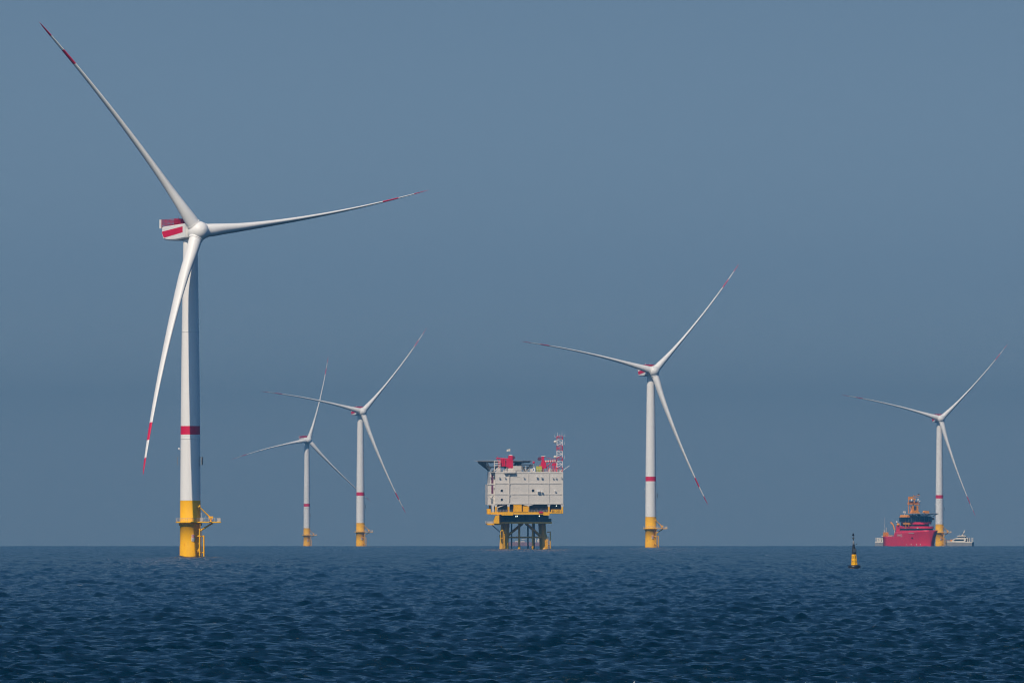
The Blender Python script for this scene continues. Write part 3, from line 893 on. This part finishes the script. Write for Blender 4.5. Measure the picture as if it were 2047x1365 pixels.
# ------------------------------------------------------------------ red service ship
SHIP_D = 11750.0
def make_ship():
    beta = R(68)
    p = place(1821.7, SHIP_D)
    t = thing("service_ship", "red offshore service ship with orange mast and black bridge windows, bow towards the right", "ship", p, -beta)
    # x forward, y to port
    st = [(-39, 8.4, 8.8, 8.2), (-30, 9, 9, 8.2), (-16.5, 9, 9, 8.2), (-13, 9, 9, 12.0), (0, 9, 9.1, 12.0), (12, 8.9, 9.3, 12.2), (20, 8.2, 9.4, 12.4), (26, 7.8, 9.3, 12.6),
          (31, 6.6, 9.0, 12.8), (35, 5.4, 8.4, 13.0), (38, 3.9, 7.2, 13.2), (40, 2.0, 5.4, 13.3), (41.2, .15, 2.4, 13.35)]
    m = MB(); nv = 12
    for x, bw, bd, zd in st:
        for s in (-1, 1):
            for k in range(nv):
                f = k / (nv - 1)
                z = -3 + (zd + 3) * f
                g = max(0.0, (z - 1.0) / (zd - 1.0))
                bb = bw + (bd - bw) * g ** 1.6
                if z < 0: bb *= 1 - .1 * (z / 3) ** 2
                xo = x - (1.6 * (1 - g) if x > 36 else 0) * (1 if z > 0 else 1)
                m.v.append((xo, s * bb, z))
    N = 2 * nv
    m.smooth = True
    for i in range(len(st) - 1):
        for s in range(2):
            for k in range(nv - 1):
                a = i * N + s * nv + k
                m.face((a, a + 1, a + N + 1, a + N))
    m.smooth = False
    for i in range(len(st) - 1):   # deck, set a little below the bulwark top
        a, b = i * N + nv - 1, i * N + N - 1
        m.face((a, b, b + N, a + N)); m.face((i * N, i * N + nv, i * N + N + nv, i * N + N))
    m.face([k for k in range(nv)] + [nv + k for k in range(nv)][::-1])
    L = (len(st) - 1) * N
    m.face([L + k for k in range(nv)] + [L + nv + k for k in range(nv)][::-1])
    hull = m.build("hull", HULLRED, t)
    lettering("lettering", "esvagt", 3.3, GREYW, hull, (-3.0, -9.08, 9.4), (R(90), 0, 0), .03, 1.25)
    m = MB()
    for k in range(9): m.box(16.0 + k * 1.25, 16.8 + k * 1.25, -9.40, -9.28, 10.7, 11.15 + .18 * (k % 2))
    m.build("name_mark", GREYW, hull)
    m = MB()
    m.lathe([(.02, -.06), (.95, -.05), (.95, .05), (.02, .06)], 24)
    for i, v in enumerate(m.v): m.v[i] = (21.5 + 1.9 * v[0], -8.75 - v[2], 6.9 + .55 * v[1])
    m.build("hawse_hole", BLACK, hull)
    m = MB()
    for x, y in ((10.5, -8.96), (18.6, -8.50), (27.5, -7.65), (32.5, -6.30)): m.box(x, x + .9, y - .12, y + .3, 1.0, 2.0)
    m.build("thruster_mark", CREAM, hull)
    # deckhouse rounded forward
    def ring(x0, hw, xf, n=10):
        return [(x0, -hw)] + [(xf - hw * .55 + hw * .95 * math.sin(a), -hw * math.cos(a)) for a in [math.pi * i / n for i in range(n + 1)]] + [(x0, hw)]
    m = MB(); m.prism(ring(-12, 8.9, 31), 12.0, 13.1, 'z'); m.prism(ring(-8, 8.4, 30), 14.8, 16.5, 'z'); m.prism(ring(-13, 8.2, 0), 12.9, 16.9, 'z'); m.build("deckhouse", HULLRED, t)
    m = MB(); m.prism(ring(-6, 8.2, 29.5), 13.1, 14.8, 'z'); m.build("window_band", GLASS, t)
    m = MB(); m.prism(ring(-4, 7.6, 22), 16.5, 19.6, 'z'); m.build("upper_deckhouse", DKGREY, t)
    m = MB(); m.prism(ring(-2, 8.0, 26), 18.2, 19.9, 'z'); m.build("visor", HULLRED, t)
    m = MB(); m.prism(ring(-2, 10.0, 23), 19.9, 24.4, 'z'); br = m.build("bridge", GLASS, t)
    m = MB()
    for i in range(9):
        a = math.pi * i / 8; x = 23 - 5.5 + 9.55 * math.sin(a); y = -10.05 * math.cos(a)
        m.bar((x, y, 19.9), (x, y, 24.4), .13, 5)
    m.prism(ring(-2, 9.7, 22.6), 24.4, 24.9, 'z'); m.build("bridge_frame", NAVYGREY, br)
    m = MB(); m.prism([(-11.2, 25.9), (-12.6, 24.0), (-5.2, 24.0), (-4.0, 25.9)], 4, 19, 'x'); m.build("wing_roof", ORANGE, t)
    m = MB(); m.box(6, 18, -10.2, -6.6, 18.0, 19.5); m.bar((17, -9.6, 16.5), (17, -9.6, 18.2), .4, 6); m.bar((11, -9.7, 14.5), (11, -9.7, 22.5), .35, 6); m.build("wing_trim", ORANGE, t)
    # helideck over the bow
    m = MB(); m.lathe([(12.3, 26.5), (12.3, 26.9)], 24, (25, 0, 0))
    for k in range(-3, 4): m.bar((14, k * 2.2, 24.8), (22 + 2, k * 3, 26.5), .25, 6)
    for s in (-1, 1): m.bar((27, s * 7.5, 24.6), (33, s * 8.5, 26.5), .3, 6)
    m.bar((16, 0, 24.8), (16, 0, 26.5), 1.2, 8)
    hd = m.build("helideck", DKGREY, t)
    m = MB().rail([(25 + 12.4 * math.cos(2 * math.pi * i / 20), 12.4 * math.sin(2 * math.pi * i / 20), 26.6) for i in range(20)], .7, 3, .06, True)
    m.build("safety_net", STEEL, hd)
    # mast: an A frame below, a portal with platforms above
    m = MB()
    m.prism([(-4.3, 26.9), (4.3, 26.9), (2.6, 29.3), (2.5, 33.5), (1.4, 33.5), (1.2, 29.6), (-1.2, 29.6), (-1.4, 33.5), (-2.5, 33.5), (-2.6, 29.3)], 5.6, 8.6, 'x')
    for s in (-1, 1): m.bar((7, s * 3.6, 27), (7, s * .9, 34.5), .45, 8)
    m.box(6.2, 8.2, -6.0, 4.2, 34.3, 35.0); m.bar((7.2, -.6, 34.8), (7.2, -.6, 39.2), .5, 8); m.box(6.4, 8.0, -5.6, .4, 38.3, 39.6)
    m.bar((7, -5.6, 27), (7, -5.6, 40.6), .28, 8); m.box(6.3, 7.9, -5.4, -1.8, 39.6, 41.0); m.bar((7, 3.9, 27), (7, 3.9, 36), .14, 6); m.bar((7, -3.9, 27), (7, -3.9, 35), .14, 6)
    m.bar((7.2, -1, 41), (7.2, 4.0, 42.6), .16, 6); m.box(6.6, 7.8, 2.6, 4.3, 42.0, 42.3); m.bar((7.2, -1, 41), (7.2, -1, 42), .6, 8); m.box(6.6, 7.8, -1, 3.5, 40.4, 40.7)
    m.rail([(6.3, -6, 35), (6.3, 4.2, 35)], 1.2, 1, .12)
    ms = m.build("mast", ORANGE, t)
    for y in (-3.7, 2.1):
        MB().lathe([(.02, -1.1), (.7, -1.0), (.72, .5), (.5, .95), (.02, 1.1)], 16, (9.4, y, 38.0)).build("radome", WHITE, ms)
    MB().ball((9.4, 3.6, 37.2), .55).build("radome", WHITE, ms)
    MB().ball((6.8, 3.6, 43.0), .7).build("searchlight", BLACK, ms)
    m = MB().box(3, 6, -3.6, 3.6, 35.0, 37.0); m.box(5.9, 7.8, -2.2, 2.2, 29.5, 33.0); m.build("mast_equipment", DKGREY, ms)
    m = MB().box(-1, 1.2, -7.2, -5.6, 27.6, 28.9); m.box(-1, 1, -6.6, -5.4, 26.9, 27.6); m.bar((0, -6.2, 24.9), (0, -6.2, 27), .3, 6); m.build("satellite_dome", WHITE, t)
    m = MB().box(9.5, 13, 7.4, 10.4, 26.9, 29.2); m.ball((11, 6.5, 28.3), 1.1); m.build("winch_house", ORANGE, t)
    m = MB().ball((18, 11.6, 22.6), 1.3, 14, 1.0); m.build("life_ring_box", ORANGE, t)
    # aft: crane, lockers, rail
    m = MB().bar((-23.0, -5, 8.2), (-23.0, -5, 13.6), .35, 8); m.mat = 1; m.bar((-23.0, -5, 13.4), (-24.5, -5.6, 17.8), .55, 8); m.bar((-24.6, -5.6, 17.6), (-26.5, -7.0, 19.8), .65, 8)
    m.build("deck_crane", [GREYW, ORANGE], t)
    MB().box(-38.6, -33.5, -8.6, -6, 8.2, 11.6).build("locker", ORANGE, t)
    MB().bar((-37.5, -8, 11), (-37.5, -8, 24), .1, 5).bar((-36, -7, 11), (-36, -7, 15.5), .3, 6).build("flagstaff", GREYW, t)
    m = MB().box(-19.5, -13.5, -6, 6, 8.2, 13.2); m.build("winch_room", DKGREY, t)
    m = MB().rail([(-38.5, -8.7, 8.2), (-17, -8.9, 8.2)], 1.1, 1.5, .09); m.build("railing", ORANGE, t)
    m = MB().bar((-14, -6.5, 12), (-14, -6.5, 20.2), .35, 8); m.bar((-14, -6.5, 15), (-12, -7.5, 12.5), .4, 8); m.build("davit", ORANGE, t)
    m = MB()
    m.ball((-7.0, -8.6, 17.9), 1.5, 14, 1.1); m.build("lifeboat", ORANGE, t)
    m = MB().box(5, 6.2, -9.4, -8.4, 20.6, 22.2); m.ball((-9.5, -8.9, 20.0), .8); m.build("side_lamp", WHITE, t)
    MB().ball((30.5, -7.6, 15.0), .9, 12, .5).build("bow_light", CREAM, t)
    return t
make_ship()

# ------------------------------------------------------------------ crew boats
BOATSHADE = paint('boat_hull_shade', (0.27, 0.28, 0.29), 0.5, 0.15)  # white hull sides, their shade put into this grey
def make_crew_boat():
    t = thing("crew_boat", "x", "boat", group="white crew boats beside the red ship")
    # x forward, catamaran hull
    m = MB()
    prof = [(-11.5, 0), (-11.5, 1.0), (-11.5, 2.9), (10.8, 3.5), (12.2, 3.6), (11.0, 1.6), (9.6, -.6), (-11.5, -.6)]
    for y0, y1 in ((-3.9, -1.2), (1.2, 3.9)): m.prism([(x, z) for x, z in prof], y0, y1, 'y')
    m.prism([(-11.4, 1.6), (-11.4, 2.85), (10.6, 3.45), (9.6, 1.9)], -1.2, 1.2, 'y')
    m.build("hull", BOATSHADE, t)
    m = MB().prism([(-11.6, 2.9), (-11.6, 3.6), (-4, 3.9), (10.9, 4.3), (12.4, 4.2), (12.3, 3.6), (10.8, 3.5)], -4.0, 4.0, 'y')
    m.build("gunwale", CREAM, t)
    m = MB().prism([(-5.5, 3.7), (-6.3, 6.6), (-5.0, 7.4), (1.5, 7.2), (4.6, 6.1), (6.0, 4.2)], -3.3, 3.3, 'y')
    m.build("cabin", CREAM, t)
    m = MB()
    for s in (-1, 1): m.prism([(-4.6, 4.5), (-4.2, 5.9), (3.2, 5.9), (4.6, 4.5)], s * 3.34, s * 3.3, 'y')
    m.build("window", GLASS, t)
    m = MB().prism([(-5.2, 7.3), (-5.5, 8.3), (1.4, 8.3), (.6, 7.3)], -2.4, 2.4, 'y'); m.build("wheelhouse", GLASS, t)
    m = MB().prism([(-6.2, 8.3), (-6.2, 8.8), (-3.5, 9.2), (1.0, 8.8), (2.2, 8.4), (1.4, 8.3)], -2.7, 2.7, 'y')
    m.prism([(-1.6, 8.9), (-4.2, 11.4), (-3.4, 11.4), (-3.0, 8.9)], -.5, .5, 'y'); m.prism([(-3.3, 11.4), (-4.3, 11.4), (-4.6, 13.8), (-4.3, 13.8)], -.2, .2, 'y')
    m.bar((.2, 0, 8.8), (.2, 0, 9.9), .12, 5)
    m.build("roof", CREAM, t)
    m = MB()
    for x in (-8.0, -9.6, -11.0): m.box(x, x + .5, -3.6, -3.0, 3.5, 7.3); m.box(x, x + .5, 3.0, 3.6, 3.5, 7.3)
    m.box(-8.0, -6.2, -3.5, 3.5, 6.7, 7.3); m.box(-7.4, -6.4, -3.3, -1, 3.6, 6.5)
    m.build("stern_frame", CREAM, t)
    m = MB().rail([(6, -3.8, 4.2), (11.5, -3.6, 4.3), (11.5, 3.6, 4.3), (6, 3.8, 4.2)], 1, 1.5, .06); m.build("railing", ORANGE, t)
    MB().box(5.8, 7.6, -1.2, 1.2, 4.2, 5.6).build("deck_hatch", ORANGE, t)
    return t
cb = make_crew_boat()
cb.location = place(1918, 11900); cb.rotation_euler = (0, 0, R(180 - 14))
cb["label"] = "white crew boat in full view to the right of the red ship"
cb2 = copy_tree(cb)
cb2.location = place(1777.5, 11960); cb2.rotation_euler = (0, 0, R(-10))
cb2["label"] = "white crew boat mostly hidden behind the red ship"

FARRED = paint('hazed_red', (0.34, 0.20, 0.23), 0.6, 0.2)  # red hull paled, distance haze put into the colour
# ------------------------------------------------------------------ far ship seen between the legs of the substation
t = thing("cargo_ship", "faint pinkish ship on the horizon between the legs of the substation", "ship", place(1052, 17400), 0)
m = MB().prism([(-21, -3), (-22.5, 7.2), (-19, 7.4), (14, 7.0), (21, 7.6), (19, -3)], -7, 7, 'y'); m.build("hull", FARRED, t)
m = MB().box(8.6, 11.6, -5, 5, 7.0, 13.5); m.box(13, 19, -5, 5, 7.2, 10.2); m.box(14.2, 17.6, -4, 4, 10.2, 15.5); m.bar((16, 0, 15.5), (14.4, 0, 19), .5, 6); m.build("deckhouse", CREAM, t)
m = MB().box(-14, -2, -5, 5, 7.0, 8.4); m.box(-6, -1, -2, 2, 10.6, 11.2); m.bar((-4, 0, 8), (-4, 0, 11), .4, 6); m.build("deck_gear", CREAM, t)

# ------------------------------------------------------------------ cardinal buoy
D = 3190.0
t = thing("cardinal_buoy", "black and yellow cardinal buoy with two black cones on top, leaning slightly", "buoy", place(1707.8, D), R(20))
t.rotation_euler = (0, R(-2.0), R(20))
MB().lathe([(1.05, -1.0), (1.36, -.6), (1.42, .5), (1.36, .8), (.9, .92)], 40).build("float", BLACK, t)
m = MB()
def frus(m, w0, w1, z0, z1, n=6, ph=0.3):
    b = len(m.v)
    for w, z in ((w0, z0), (w1, z1)):
        for i in range(n):
            a = ph + 2 * math.pi * i / n
            m.v.append((w * math.cos(a), w * math.sin(a), z))
    for i in range(n):
        j = (i + 1) % n
        m.face((b + i, b + j, b + n + j, b + n + i))
    m.face([b + i for i in range(n)][::-1]); m.face([b + n + i for i in range(n)])
frus(m, .76, .53, .92, 3.3)
tw = m.build("tower", YELLOW, t)
m = MB()
def facet(m, ang, u, z, du, dz, rot=0):
    """small dark plate lying on the tapering tower face that looks towards ang"""
    w = (.76 + (.53 - .76) * (z - .92) / 2.38) * math.cos(math.pi / 6) + .012
    c, s = math.cos(ang), math.sin(ang)
    cu, cz = math.cos(rot), math.sin(rot)
    P = []
    for a, b in ((-du, -dz), (du, -dz), (du, dz), (-du, dz)):
        uu, zz = u + a * cu - b * cz, z + a * cz + b * cu
        ww = w - .0966 * .866 * (zz - z)
        P.append((ww * c - uu * s, ww * s + uu * c, zz))
    b0 = len(m.v)
    m.v += P + [(x - .03 * c, y - .03 * s, z_) for x, y, z_ in P]
    m.face((b0, b0 + 1, b0 + 2, b0 + 3)); m.face((b0 + 7, b0 + 6, b0 + 5, b0 + 4))
    for i in range(4): m.face((b0 + i, b0 + 4 + i, b0 + 4 + (i + 1) % 4, b0 + (i + 1) % 4))
for f in range(6):
    ang = .3 + math.pi / 6 + f * math.pi / 3
    for k in range(4):
        a = R(45 + 90 * k)
        facet(m, ang, .19 * math.cos(a), 1.62 + .26 * math.sin(a), .05, .15, a + R(90) * (k % 2 == 0) * 0)
    for k in range(3): facet(m, ang, .0, 2.45 + .2 * k, .13, .05)
    if f % 2:
        for k in range(6): facet(m, ang, -.22 + .01 * k, 1.15 + .33 * k, .09, .025)
m.build("marking", BLACK, tw)
m = MB(); frus(m, .55, .23, 3.3, 5.55)
up = m.build("upper_tower", BLACK, t)
m = MB().box(-.30, .30, -.60, -.40, 3.75, 4.6); m.box(.36, .5, -.35, -.2, 3.5, 4.5); m.build("solar_panel", DKGREY, up)
MB().bar((.2, -.1, 5.3), (.62, -.2, 5.5), .03, 5).box(.55, .7, -.28, -.12, 5.42, 5.62).build("sensor", BLACK, up)
MB().lathe([(.16, 5.55), (.21, 5.65), (.21, 6.15), (.12, 6.3)], 18).build("lantern", NAVYGREY, t)
tm = MB().bar((0, 0, 6.2), (0, 0, 8.0), .045, 6).build("topmark_staff", BLACK, t)
MB().lathe([(.03, 6.42), (.30, 7.08), (.02, 7.09)], 24).build("topmark_cone", BLACK, t)
MB().lathe([(.02, 7.42), (.30, 7.43), (.02, 8.15)], 24).build("topmark_cone", BLACK, t)

# ------------------------------------------------------------------ gull at the bottom edge
GD = 600.0
gz = CAM_H + (LEVEL - 1362) / FPX * GD
t = thing("gull", "white gull flying low at the bottom edge, one raised wing tip in view", "gull", ((1257.2 - CX) / FPX * GD, GD, gz - .42), R(65))
m = MB()
for i, (x, r) in enumerate(((-.22, .02), (-.12, .06), (0, .085), (.12, .07), (.2, .05), (.27, .03), (.31, .006))):
    for k in range(10): m.v.append((x, r * math.cos(k * .6283), r * math.sin(k * .6283)))
m.smooth = True
for i in range(6):
    for k in range(10): m.face((i * 10 + k, i * 10 + (k + 1) % 10, (i + 1) * 10 + (k + 1) % 10, (i + 1) * 10 + k))
for s in (-1, 1):
    b = len(m.v)
    for y, z, xf, xb in ((.03, .03, .12, -.06), (.14, .2, .16, -.04), (.22, .34, .1, -.06), (.27, .44, 0, -.05)):
        z *= 1 if s < 0 else .6; y *= 1 if s < 0 else 1.4
        m.v += [(xf, s * y, z), (xb, s * y, z), (xb, s * (y + .012), z - .012), (xf, s * (y + .012), z - .012)]
    for i in range(3):
        for k in range(4): m.face((b + i * 4 + k, b + i * 4 + (k + 1) % 4, b + (i + 1) * 4 + (k + 1) % 4, b + (i + 1) * 4 + k))
    m.face((b + 12, b + 13, b + 14, b + 15)); m.face((b, b + 1, b + 2, b + 3))
b = len(m.v); m.v += [(-.2, -.02, 0), (-.2, .02, 0), (-.34, .06, .0), (-.34, -.06, .0), (-.2, 0, .015)]
m.face((b, b + 1, b + 2, b + 3)); m.face((b, b + 4, b + 1)); m.face((b + 4, b + 2, b + 1)); m.face((b, b + 3, b + 4)); m.face((b + 3, b + 2, b + 4))
m.build("body", WHITE, t)

# ------------------------------------------------------------------ haze
def build_haze():
    m = MB().box(-9000, 9000, -2500, 20500, -34, 200)
    mat = bpy.data.materials.new("haze_air"); mat.use_nodes = True
    nt = mat.node_tree
    for n in list(nt.nodes):
        if n.type != 'OUTPUT_MATERIAL': nt.nodes.remove(n)
    out = [n for n in nt.nodes if n.type == 'OUTPUT_MATERIAL'][0]
    v = nt.nodes.new("ShaderNodeVolumePrincipled")
    v.inputs['Color'].default_value = (0.035, 0.185, 0.36, 1)
    v.inputs['Density'].default_value = 5.0e-5
    nt.links.new(v.outputs[0], out.inputs['Volume'])
    o = m.build("haze", mat)
    o["kind"] = "stuff"
    o["label"] = "pale blue haze over the sea"
build_haze()
